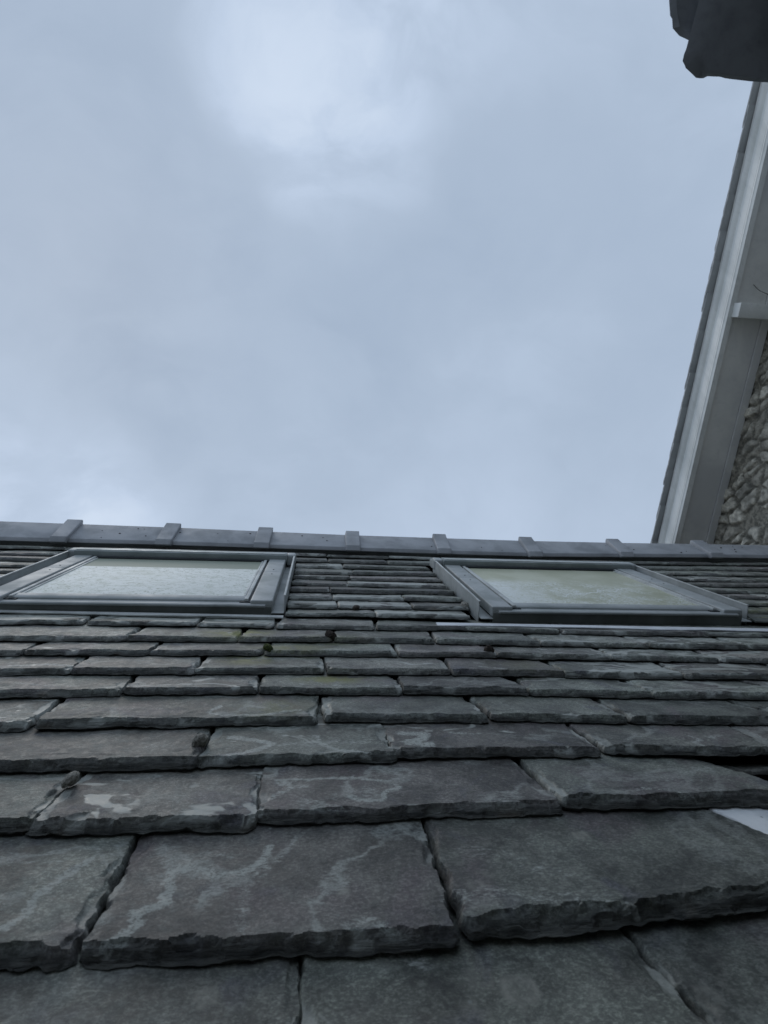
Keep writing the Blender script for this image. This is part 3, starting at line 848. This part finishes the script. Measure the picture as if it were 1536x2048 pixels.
for i in range(len(CAPU) - 1):
    u0, u1 = CAPU[i] + .012, CAPU[i + 1] + .010
    if i + 1 == len(CAPU) - 1: u1 = 2.438
    bm = bmesh.new()
    rings = []
    for u in (u0, u1):
        lw, aw = loww(u), apexw(u)
        ay, az = loc2(2.50, aw)
        ly, lz = loc2(2.37, lw)
        ry2, rz2 = 2 * ay - ly, lz
        pr = [(ay, az), (ly, lz), (ly + .004, lz - .016), (ly + .016, lz - .012), (ay, az - .018), (ry2 - .012, rz2 - .014), (ry2, rz2)]
        rings.append([bm.verts.new(w2r(u, *p)) for p in pr])
    n = len(rings[0])
    for k in range(n):
        bm.faces.new((rings[0][k], rings[0][(k + 1) % n], rings[1][(k + 1) % n], rings[1][k]))
    bm.faces.new(rings[0]); bm.faces.new(rings[1][::-1])
    tile = bm_obj('ridge_tile', bm, M_ridge, ROOF, bev=.0025, group='ridge tiles along the top of the roof')
    # raised collar over the joint
    bm = bmesh.new()
    rings = []
    c = CAPU[i]
    if i == 0: continue
    rk = rg.uniform(-.003, .003)
    for u in (c - .031 + rk, c + .031 + rk * .3):
        lw, aw = loww(u) + .015, apexw(u) + .017
        ay, az = loc2(2.50, aw)
        ly, lz = loc2(2.352 + rk * 2, lw)
        my, mz = ly + (ay - ly) * .12, lz + (az - lz) * .12
        pr = [(ay - .004, az), (ly + .012, lz + .006), (ly, lz - .004), (ly + .002, lz - .030), (ly + .02, lz - .026), (ay, az - .032), (2 * ay - ly - .01, lz - .024), (2 * ay - ly, lz), (ay + .004, az)]
        rings.append([bm.verts.new(w2r(u + (.004 if j in (0, 8) else 0), *p)) for j, p in enumerate(pr)])
    n = len(rings[0])
    for k in range(n):
        bm.faces.new((rings[0][k], rings[0][(k + 1) % n], rings[1][(k + 1) % n], rings[1][k]))
    bm.faces.new(rings[0]); bm.faces.new(rings[1][::-1])
    bm_obj('ridge_collar', bm, M_ridge, tile, bev=.005, seg=3)
bm = bmesh.new()
us_ = np.linspace(-3.09, 2.43, 240)
n1_ = fbm(us_ / .05, us_ * 0, 3, 3); n2_ = fbm(us_ / .03, us_ * 0 + 5, 6, 3)
rings = []
for u, a_, b_ in zip(us_, n1_, n2_):
    rings.append([bm.verts.new(q) for q in ((u, 2.384 + .014 * a_, -.012), (u, 2.384 + .012 * b_, .006), (u, 2.392, loww(u) - .012), (u, 2.46, loww(u) - .008), (u, 2.46, -.012))])
for a_, b_ in zip(rings, rings[1:]):
    for k in range(5):
        bm.faces.new((a_[k], a_[(k + 1) % 5], b_[(k + 1) % 5], b_[k]))
bm_obj('ridge_mortar', bm, M_render, ROOF)
# small pits and lichen dots on the ridge: thin raised flecks
bm = bmesh.new()
r2 = random.Random(5)
for k in range(34):
    u = r2.uniform(-.9, 2.1); f_ = r2.uniform(.08, .8)
    v = 2.37 + .13 * f_
    w_ = loww(u) + (apexw(u) - loww(u)) * f_ + .001
    rr = r2.uniform(.0015, .0042)
    bmesh.ops.create_icosphere(bm, subdivisions=1, radius=rr, matrix=Matrix.Translation((u, v, w_)) @ Matrix.Diagonal((1.3, 1, .6, 1)))
bm_obj('lichen_specks', bm, M_moss_b, ROOF, kind='stuff')


# ------------------------------------------------------------------ roof windows (local: a across, b up, w out)
def roof_window(u0, wid, v0, pane_mat_, label, dw=0.0):
    L = .625
    o = empty('roof_window', (u0, v0, dw), (0, 0, 0), ROOF, label=label, group='roof windows in the slates')
    W = wid

    def part(name, mat, boxes, bev=.0025, seg=2):
        bm = bmesh.new()
        for b_ in boxes:
            box(bm, *b_)
        return bm_obj(name, bm, mat, o, bev=bev, seg=seg)
    # bottom frame cladding: dark front, rounded lip, bright sill line
    bm = bmesh.new()
    prism(bm, [(0, -.03), (0, .0215), (.003, .0250), (.030, .0255), (.030, -.03)], .035, W - .035)
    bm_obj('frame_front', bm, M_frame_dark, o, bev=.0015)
    bm = bmesh.new()
    prism(bm, [(-.004, .0215), (-.005, .0265), (-.001, .0290), (.014, .0275), (.036, .0270), (.036, .022), (0, .0215)], .05, W - .05)
    bm_obj('frame_sill', bm, M_frame, o, bev=.001)
    bm = bmesh.new()
    prism(bm, [(.030, .0255), (.031, .0310), (.036, .0335), (.044, .0345), (.058, .0360), (.064, .0345), (.064, .0255)], .098, W - .098)
    bm_obj('sash_bottom', bm, M_frame, o, bev=.0015)
    # side covers, seam towards the top, screw heads
    for s in (0, 1):
        def X(a0, a1):
            return (a0, a1) if s == 0 else (W - a1, W - a0)
        bm = bmesh.new()
        for b0, b1, h in ((.004, .370, .0385), (.3715, L, .0380)):
            x0, x1 = X(.032, .090)
            box(bm, x0, x1, b0, b1, .010, h)
        sc = bm_obj('side_cover', bm, M_frame, o, bev=.004, seg=3)
        for b_ in (.335, .405):
            bm = bmesh.new()
            cx = sum(X(.032, .090)) / 2
            bmesh.ops.create_cone(bm, cap_ends=True, segments=12, radius1=.0028, radius2=.0022, depth=.0015, matrix=Matrix.Translation((cx, b_, .0390)))
            bm_obj('screw', bm, M_frame_dark, sc)
        bm = bmesh.new()
        x0, x1 = X(.098, .108); box(bm, x0, x1, .028, L - .04, .020, .0365)
        x0, x1 = X(.110, .116); box(bm, x0, x1, .040, L - .05, .020, .0335)
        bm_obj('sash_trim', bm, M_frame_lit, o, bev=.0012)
        bm = bmesh.new()
        x0, x1 = X(.090, .120); box(bm, x0, x1, .02, L - .03, .014, .0300)
        bm_obj('gasket', bm, M_gasket, o)
        # gutter flashing with upstand and turned edge
        bm = bmesh.new()
        x0, x1 = X(0.0, .0022); box(bm, x0, x1, .022, L + .02, -.012, .046)
        x0, x1 = X(.0022, .036); box(bm, x0, x1, .0, L + .02, .004, .0065)
        bm_obj('side_flashing', bm, M_frame, o, bev=.0008)
        bm = bmesh.new()
        x0, x1 = X(-.0015, .0045); box(bm, x0, x1, .022, L + .02, .0455, .0495)
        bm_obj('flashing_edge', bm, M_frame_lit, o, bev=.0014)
        bm = bmesh.new()
        x0, x1 = X(-.003, .030); box(bm, x0, x1, L - .02, L + .035, .012, .053)
        bm_obj('corner_cap', bm, M_frame, o, bev=.008, seg=3)
    # hood along the top
    bm = bmesh.new()
    prism(bm, [(L - .035, .030), (L - .037, .0535), (L - .032, .0560), (L + .010, .0575), (L + .014, .054), (L + .014, .02), (L - .02, .02)], .028, W - .028)
    bm_obj('hood', bm, M_hood, o, bev=.0018)
    part('hood_edge', M_frame_lit, [(.034, W - .034, L - .031, L - .012, .0560, .0585)], .001)  # light strip painting the lit top edge of the hood
    part('top_flashing', M_frame, [(-.002, W + .002, L + .0145, L + .08, .012, .040), (.01, W - .01, L + .050, L + .062, .0395, .046)], .002)
    part('hood_shadow_strip', M_gasket, [(.09, W - .09, L - .055, L - .02, .022, .036)], .001)  # near-black strip standing for the shade under the hood
    # glass
    bm = bmesh.new()
    box(bm, .116, W - .116, .055, L - .03, .020, .0305)
    pn = bm_obj('pane', bm, pane_mat_, o, bev=.0008)
    for v in pn.data.vertices:
        v.co.x -= .116; v.co.y -= .055
    pn.location = (.116, .055, 0)
    return o


wl = roof_window(-.873, .796, 1.472, M_pane_l, 'roof window with milky white dirty glass', dw=.0)
wr = roof_window(.450, .808, 1.442, M_pane_r, 'roof window with yellow-green stained glass', dw=.0)


# aprons of soft metal under each window, edges slightly wavy
def apron(name, u0, u1, v0, v1, w0, mat, amp=.0015, seed=0, tilt=0.0, label=None, parent=None, thick=.0028):
    n = 70; m_ = 5
    vs = []; fs = []
    r = [np.array([u0 + (u1 - u0) * i / n for i in range(n + 1)])]
    us = r[0]
    nz = (fbm(us / .12, us * 0, seed, 3) - .5) * amp * 2
    nv = (fbm(us / .15, us * 0 + 4, seed + 3, 3) - .5) * .010
    for lay in (0, 1):
        for j in range(m_ + 1):
            f_ = j / m_
            for i in range(n + 1):
                vs.append((us[i], v0 + nv[i] * (1 - f_) + tilt * (us[i] - u0) + (v1 - v0) * f_, w0 + nz[i] * (1 - f_) + .001 * f_ - lay * thick))
    N = (n + 1) * (m_ + 1)
    for j in range(m_):
        for i in range(n):
            a_ = j * (n + 1) + i
            fs.append((a_, a_ + 1, a_ + n + 2, a_ + n + 1))
            fs.append((N + a_ + n + 1, N + a_ + n + 2, N + a_ + 1, N + a_))
    for i in range(n):
        fs.append((i, N + i, N + i + 1, i + 1))
    for j in range(m_):
        for e_ in (0, n):
            a_ = j * (n + 1) + e_; b_ = a_ + n + 1
            fs.append((a_, b_, N + b_, N + a_))
    return mesh_obj(name, vs, fs, mat, parent, smooth=False, label=label)


ap1 = apron('apron_flashing', -.92, -.078, 1.458, 1.474, .006, M_frame_lit, .001, 3, tilt=-.030, parent=ROOF)
ap2 = apron('apron_flashing', .315, 2.0, 1.368, 1.388, .0095, M_lead, .0016, 8, tilt=-.028, parent=ROOF)
ap1['label'] = 'thin grey metal apron below the milky roof window'
ap2['label'] = 'pale lead apron below the green stained roof window'
# black strip standing for the shadow gap under the left apron and the loose strip at the right corner
bm = bmesh.new(); box(bm, -.89, -.079, 1.474, 1.52, -.014, .006)
bm_obj('gap_shadow_strip', bm, M_felt, ROOF)
bm = bmesh.new()
prism(bm, [(1.44, .008), (1.47, .014), (1.49, .015), (1.49, .011), (1.44, .004)], 1.265, 1.75, f=lambda x, p, q: (x, p - (x - 1.265) * .10, q - (x - 1.265) * .01))
bm_obj('loose_flashing', bm, M_frame_dark, ROOF)


# ------------------------------------------------------------------ moss
def moss(u, v, w_, r, mat, label, seed=0, flat=.75):
    bm = bmesh.new()
    bmesh.ops.create_icosphere(bm, subdivisions=4, radius=r)
    co = np.array([q.co[:] for q in bm.verts])
    d = co / r
    n = fbm(d[:, 0] * 1.6 + 9 + d[:, 2], d[:, 1] * 1.6 + 9 - d[:, 2], seed, 3) - .5
    n2 = np.random.RandomState(seed).rand(len(co)) - .3
    k = 1 + n * .5 + n2 * .09
    for q, kk in zip(bm.verts, k):
        q.co *= kk; q.co.z *= flat; q.co.y *= 1.15
    p = Matrix.Rotation(PITCH, 4, 'X') @ Vector((u, v, w_))
    o = bm_obj('moss_clump', bm, mat, None, loc=p, label=label, cat='moss', group='moss clumps in the slate joints')
    o.rotation_euler = (PITCH, 0, seed)
    return o


moss(-.0942, 1.185, .012, .0105, M_moss_g, 'small round dark green moss cushion on the slates left of centre', 1)
moss(.0421, 1.272, .010, .0125, M_moss_b, 'round blackish moss clump at a slate joint right of the green moss', 2)
moss(.3917, 1.180, .010, .0115, M_moss_b, 'brown moss clump in a slate joint below the green stained window', 3)
moss(-.1559, .792, .012, .0105, M_moss_y, 'pale grey moss lump in a joint, larger of the two grey ones', 4)
moss(-.2937, .700, .013, .0095, M_moss_y, 'grey brown moss lump at the upper corner of a pale edged slate, far left', 5)
moss(.1174, 1.528, .008, .0095, M_moss_b, 'tiny dark moss clump in a joint midway between the two roof windows', 6)
moss(.4435, 1.575, .006, .012, M_moss_y, 'ragged moss tuft against the left flashing of the green stained window', 7)

# ------------------------------------------------------------------ neighbouring house with verge and rubble gable
TH = math.radians(38.5)
NB = empty('neighbouring_house', (2.46, 0, -4.2),
           label='taller neighbouring house at right with white bargeboard and rubble stone gable', cat='house')


def nb(x, q, s):
    """x, height q square to the verge, distance s up the verge -> local coords of NB"""
    return (x - 2.46, q * math.sin(TH) - s * math.cos(TH), q * math.cos(TH) + s * math.sin(TH) + 4.2)


S0, S1 = -2.6, 3.1
# gable wall: real relief of stones and mortar
ny, nz_ = 300, 330
ys = np.linspace(.9, 3.4, ny); zs = np.linspace(1.0, 3.1, nz_)
YY, ZZ = np.meshgrid(ys, zs)
rs = np.random.RandomState(4)
sc_ = 11.0
gx, gy = YY * sc_ * .8 + .9 * (fbm(YY * 9, ZZ * 9, 3, 3) - .5), ZZ * sc_ * 1.25 + .9 * (fbm(YY * 9, ZZ * 9, 8, 3) - .5)
d1 = np.full(YY.shape, 9.); d2 = np.full(YY.shape, 9.); idv = np.zeros(YY.shape)
ix, iy = np.floor(gx), np.floor(gy)
for ox in (-1, 0, 1):
    for oy in (-1, 0, 1):
        cx = ix + ox; cy = iy + oy
        px = cx + _h(cx, cy, 77); py = cy + _h(cx, cy, 78)
        dd = np.hypot(gx - px, gy - py)
        hid = _h(cx, cy, 79)
        nearer = dd < d1
        d2 = np.where(nearer, d1, np.minimum(d2, dd)); idv = np.where(nearer, hid, idv); d1 = np.where(nearer, dd, d1)
stone = sst(d2 - d1 + .35 * (fbm(YY * 30, ZZ * 30, 41, 3) - .5), .08, .34) * (idv > .18)
rel = stone * (.006 + .016 * idv) + .014 * (fbm(YY * 26, ZZ * 26, 5, 4) - .5) + .01 * (fbm(YY * 7, ZZ * 7, 15, 3) - .5)
Qv = YY * math.sin(TH) + ZZ * math.cos(TH)
pts = np.stack([2.46 - rel - 2.46, YY, ZZ + 4.2], -1)
Zlim = (3.135 - YY * math.sin(TH)) / math.cos(TH)
pts[..., 2] = np.minimum(ZZ, Zlim) + 4.2
idx = np.arange(ny * nz_).reshape(nz_, ny)
F = np.stack([idx[:-1, :-1], idx[1:, :-1], idx[1:, 1:], idx[:-1, 1:]], -1).reshape(-1, 4)
tint = np.zeros((ny * nz_, 4)); tint[:, 0] = idv.ravel(); tint[:, 1] = (1 - stone).ravel(); tint[:, 3] = 1
me = make_mesh('gable_wall', [(pts.reshape(-1, 3), F, tint, tint)], M_stone)
gw = D.objects.new('gable_wall', me)
link(gw, NB, label='rubble stone gable wall')
# body of the house behind the gable face
bm = bmesh.new()
yb = 3.45
prism(bm, [(-2.2, -4.2), (4.2, -4.2), (4.2, (3.13 - 4.2 * math.sin(TH)) / math.cos(TH)), (-.45, (3.13 + .45 * math.sin(TH)) / math.cos(TH)), (-2.2, 2.6)], 2.475, 6.0,
      f=lambda x, p, q: (x - 2.46, p, q + 4.2))
bm_obj('house_wall', bm, M_render, NB, smooth=False)
# bargeboard with moulded face
bm = bmesh.new()
prof = [(2.196, 3.272), (2.190, 3.262), (2.186, 3.252), (2.193, 3.240), (2.203, 3.228), (2.205, 3.206), (2.197, 3.202), (2.196, 3.160), (2.199, 3.156),
        (2.192, 3.150), (2.190, 3.141), (2.194, 3.134), (2.190, 3.128), (2.192, 3.116), (2.222, 3.114), (2.222, 3.285), (2.196, 3.285)]
prism(bm, [(a_, b_) for a_, b_ in prof], S0, S1, f=lambda s, x, q: nb(x, q, s))
bm_obj('bargeboard', bm, M_white, NB, smooth=False)
# soffit in two boards with a shadow gap
bm = bmesh.new()
prism(bm, [(2.2225, 3.128), (2.2225, 3.142), (2.402, 3.142), (2.402, 3.128)], S0, S1, f=lambda s, x, q: nb(x, q, s))
bm_obj('soffit', bm, M_soffit, NB, smooth=False)
bm = bmesh.new()
prism(bm, [(2.406, 3.119), (2.406, 3.14), (2.452, 3.14), (2.452, 3.119)], S0, S1, f=lambda s, x, q: nb(x, q, s))
bm_obj('soffit_strip', bm, M_soffit, NB, smooth=False)
# purlin end
bm = bmesh.new()
box(bm, 2.212, 2.50, 3.060, 3.127, .668, .742, f=lambda x, q, s: nb(x, q, s))
bm_obj('purlin_end', bm, M_white, NB, bev=.003, label='white painted beam end under the verge')
# verge slates, stepping up the slope: upper one laps over the lower
edges = [-2.6, -2.35, -2.1, -1.88, -1.66, -1.45, -1.23, -1.0, -.80]
pix = [-.56, -.33, -.16, .06, .26, .50, .70, .87, 1.02, 1.20, 1.40, 1.62, 1.84, 2.08, 2.3, 2.5, 2.75, 3.0]
edges += pix
r4 = random.Random(9)
for i in range(len(edges) - 1):
    s0, s1 = edges[i], edges[i + 1] + .10
    j = r4.uniform(-.004, .004)
    bm = bmesh.new()
    n = 14
    vs = []
    for layer in (0, 1):
        for k in range(n + 1):
            s = s0 + (s1 - s0) * k / n
            f_ = (s - s0) / (s1 - s0)
            q = 3.2855 + .013 * (1 - f_) + j * .3 + (.001 if i % 2 else 0)
            xo = 2.160 + j + (vn(np.array([s * 40.]), np.array([i * 3.]), 4)[0] - .5) * .003 + (.004 if k == 0 else 0)
            vs.append([bm.verts.new(nb(xo, q + (.009 if layer else 0), s)), bm.verts.new(nb(2.46, q + (.009 if layer else 0), s))])
    for k in range(n):
        a_, b_ = vs[k], vs[k + 1]; c_, d_ = vs[n + 1 + k], vs[n + 2 + k]
        bm.faces.new((a_[0], a_[1], b_[1], b_[0])); bm.faces.new((c_[0], d_[0], d_[1], c_[1]))
        bm.faces.new((a_[0], b_[0], d_[0], c_[0]))
    bm.faces.new((vs[0][0], vs[n + 1][0], vs[n + 1][1], vs[0][1]))
    bm_obj('verge_slate', bm, M_verge, NB, smooth=False, group='slates along the verge of the neighbouring roof')
bm = bmesh.new()
prism(bm, [(2.461, 3.24), (2.461, 3.330), (6.2, 3.330), (6.2, 3.24)], S0, S1, f=lambda s, x, q: nb(x, q, s))
bm_obj('roof', bm, M_verge, NB, smooth=False)


def tube(name, pts, r, mat, parent=None, loc=(0, 0, 0), **k):
    cu = D.curves.new(name, 'CURVE'); cu.dimensions = '3D'
    sp = cu.splines.new('POLY'); sp.points.add(len(pts) - 1)
    for q, p in zip(sp.points, pts):
        q.co = (*p, 1)
    cu.bevel_depth = r; cu.bevel_resolution = 2
    tmp = D.objects.new('tmp', cu); COL.objects.link(tmp)
    dg = bpy.context.evaluated_depsgraph_get()
    me = D.meshes.new_from_object(tmp.evaluated_get(dg))
    D.objects.remove(tmp); D.curves.remove(cu)
    me.name = name
    me.materials.clear(); me.materials.append(mat)
    o = D.objects.new(name, me); o.location = loc
    return link(o, parent, **k)


tw = [Vector(nb(2.30 + .16 * k / 8, 3.118 - .012 * math.sin(k / 8 * 3), .842 - .075 * (k / 8) ** .8 - .004 * math.sin(k * .9))) for k in range(9)]
base_ = Vector((2.46, 0, -4.2))
tube('dry_stem', [tuple(p + base_) for p in tw], .0016, M_twig, label='thin dry stem hanging against the grey soffit beside the beam end', cat='twig')
tw = [(2.415 - .012 * math.sin(k), 2.28 + .05 * k, 1.61 + .018 * k + .004 * math.sin(k * 2)) for k in range(8)]
tube('fallen_stick', tw, .006, M_twig, label='grey stick lying against the rubble stone gable wall just above the ridge', cat='stick')

# ------------------------------------------------------------------ overhanging eave close above the camera
EV = empty('overhanging_eave', (.42, -.0703, 1.1270),
           label='dark slate eave corner jutting in at the upper right, close overhead', cat='eave')


def ev(x, tt, h):
    """x world, tt down the slope towards the tail, h square above the plane"""
    a = PITCH
    return (x - .42, tt * math.cos(a) + h * math.sin(a), -tt * math.sin(a) + h * math.cos(a))


def slab(name, outline, top_in, h0, h1, parent, mat, label=None):
    """outline: underside polygon; top ring pulled in by the bevel"""
    bm = bmesh.new()
    cx = sum(p[0] for p in outline) / len(outline); cy = sum(p[1] for p in outline) / len(outline)
    lo = [bm.verts.new(ev(p[0] + q_[0], p[1] + q_[1], h0)) for p, q_ in zip(outline, top_in)]
    mi = [bm.verts.new(ev(p[0], p[1], h0 + (h1 - h0) * .30)) for p in outline]
    hi = [bm.verts.new(ev(p[0] + .009, p[1] - .009, h1)) for p in outline]
    n = len(lo)
    for a_, b_ in ((lo, mi), (mi, hi)):
        for i in range(n):
            bm.faces.new((a_[i], a_[(i + 1) % n], b_[(i + 1) % n], b_[i]))
    bm.faces.new(lo[::-1]); bm.faces.new(hi)
    bmesh.ops.triangulate(bm, faces=[f for f in bm.faces if len(f.verts) > 4])
    return bm_obj(name, bm, mat, parent, smooth=True, label=label)


B = [(0.4423, -.16), (0.425, -.10), (0.4174, -0.0257), (0.4168, -0.0197), (0.4151, -0.0131), (0.4147, -0.0065), (0.4189, -0.0019), (0.42, 0.0), (0.4273, 0.0038), (0.4355, 0.0085), (0.44, 0.0085), (0.445, 0.008), (0.4496, 0.0054), (0.4656, 0.0042), (0.473, 0.005), (0.4821, 0.005), (0.5051, 0.0046), (0.5254, 0.0035), (0.5676, 0.0011), (.80, -.002), (.80, -.16)]
inB = [(.03, 0), (.028, 0), (.0150, -.001), (.0145, -.003), (.015, -.006), (.0135, -.009), (.010, -.010), (.009, -.009), (.004, -.008), (.001, -.007)] + [(0, -.002)] * 9 + [(0, 0), (0, 0)]
slab('eave_slate', B, inB, 0, .016, EV, M_eave)
A_ = [(.375, -.30), (0.382, -.16), (0.3895, -0.0909), (0.3942, -0.072), (0.3986, -0.0577), (0.4017, -0.0551), (0.4044, -0.0459), (0.4089, -0.0429), (0.4142, -0.0394), (0.4286, -0.036), (0.4667, -0.0382), (.80, -.038), (.80, -.30)]
inA = [(.006, 0)] * 7 + [(.003, -.004)] * 3 + [(0, 0)] * 3
slab('eave_slate', A_, inA, .0165, .034, EV, M_eave)
for k in range(1, 8):
    x0 = .372 + .004 * (k % 2)
    o_ = [(x0, -.30 - .2 * k), (x0, -.03 - .2 * k), (.80, -.03 - .2 * k), (.80, -.30 - .2 * k)]
    slab('eave_slate', o_, [(0, 0)] * 4, .030 + .003 * k, .046 + .003 * k, EV, M_eave)
for k in range(0, 8):
    o_ = [(.803, -.32 - .2 * k), (.803, .005 - .2 * k), (3.2, .005 - .2 * k), (3.2, -.32 - .2 * k)]
    slab('eave_slate', o_, [(0, 0)] * 4, .004 + .004 * k, .022 + .004 * k, EV, M_eave)
bm = bmesh.new()
box(bm, .50, 3.2, -1.75, -.10, -.030, -.003, f=lambda x, tt, h: ev(x, tt, h))
bm_obj('eave_board', bm, M_felt, EV, smooth=False)
bm = bmesh.new()
box(bm, -2.8, 3.2, -1.10, -.60, -5.30, .16, f=lambda x, y, z: (x - .42, y, z))  # unseen wall behind the camera, widened left to shade the lower slates
bm_obj('wall', bm, M_render, EV, smooth=False)

# ------------------------------------------------------------------ far cowl beyond the ridge, ground
cw = empty('chimney_cowl', (-8.95, 14.72, 7.15), label='pale domed chimney cowl far beyond the left end of the ridge', cat='cowl')
bm = bmesh.new()
prof = [(.0, 2.62), (.06, 2.60), (.14, 2.50), (.20, 2.36), (.22, 2.2), (.17, 2.15), (.17, 0), (0, 0)]
seg = 20
ring = [[bm.verts.new((r_ * math.cos(2 * math.pi * k / seg), r_ * math.sin(2 * math.pi * k / seg), z_)) for k in range(seg)] for r_, z_ in prof if r_ > 0]
for a_, b_ in zip(ring, ring[1:]):
    for k in range(seg):
        bm.faces.new((a_[k], a_[(k + 1) % seg], b_[(k + 1) % seg], b_[k]))
bm.faces.new(ring[0]); bm.faces.new(ring[-1])
bm_obj('cowl_pot', bm, M_cowl, cw)
bm = bmesh.new()
box(bm, .30, .33, -.02, .02, 0, 2.36); box(bm, .24, .31, -.01, .01, 2.05, 2.09)
bm_obj('cowl_spike', bm, M_cowl, cw, bev=.005)
bm = bmesh.new()
box(bm, -.5, .6, -.5, .5, -11.7, 0.0)
bm_obj('chimney_stack', bm, M_render, cw, bev=.01)

bm = bmesh.new()
box(bm, -200, 200, -200, 200, -4.4, -4.2)
bm_obj('ground', bm, M_ground, None, smooth=False, kind='structure')
print('slate parts', SLATE_COUNT[0])
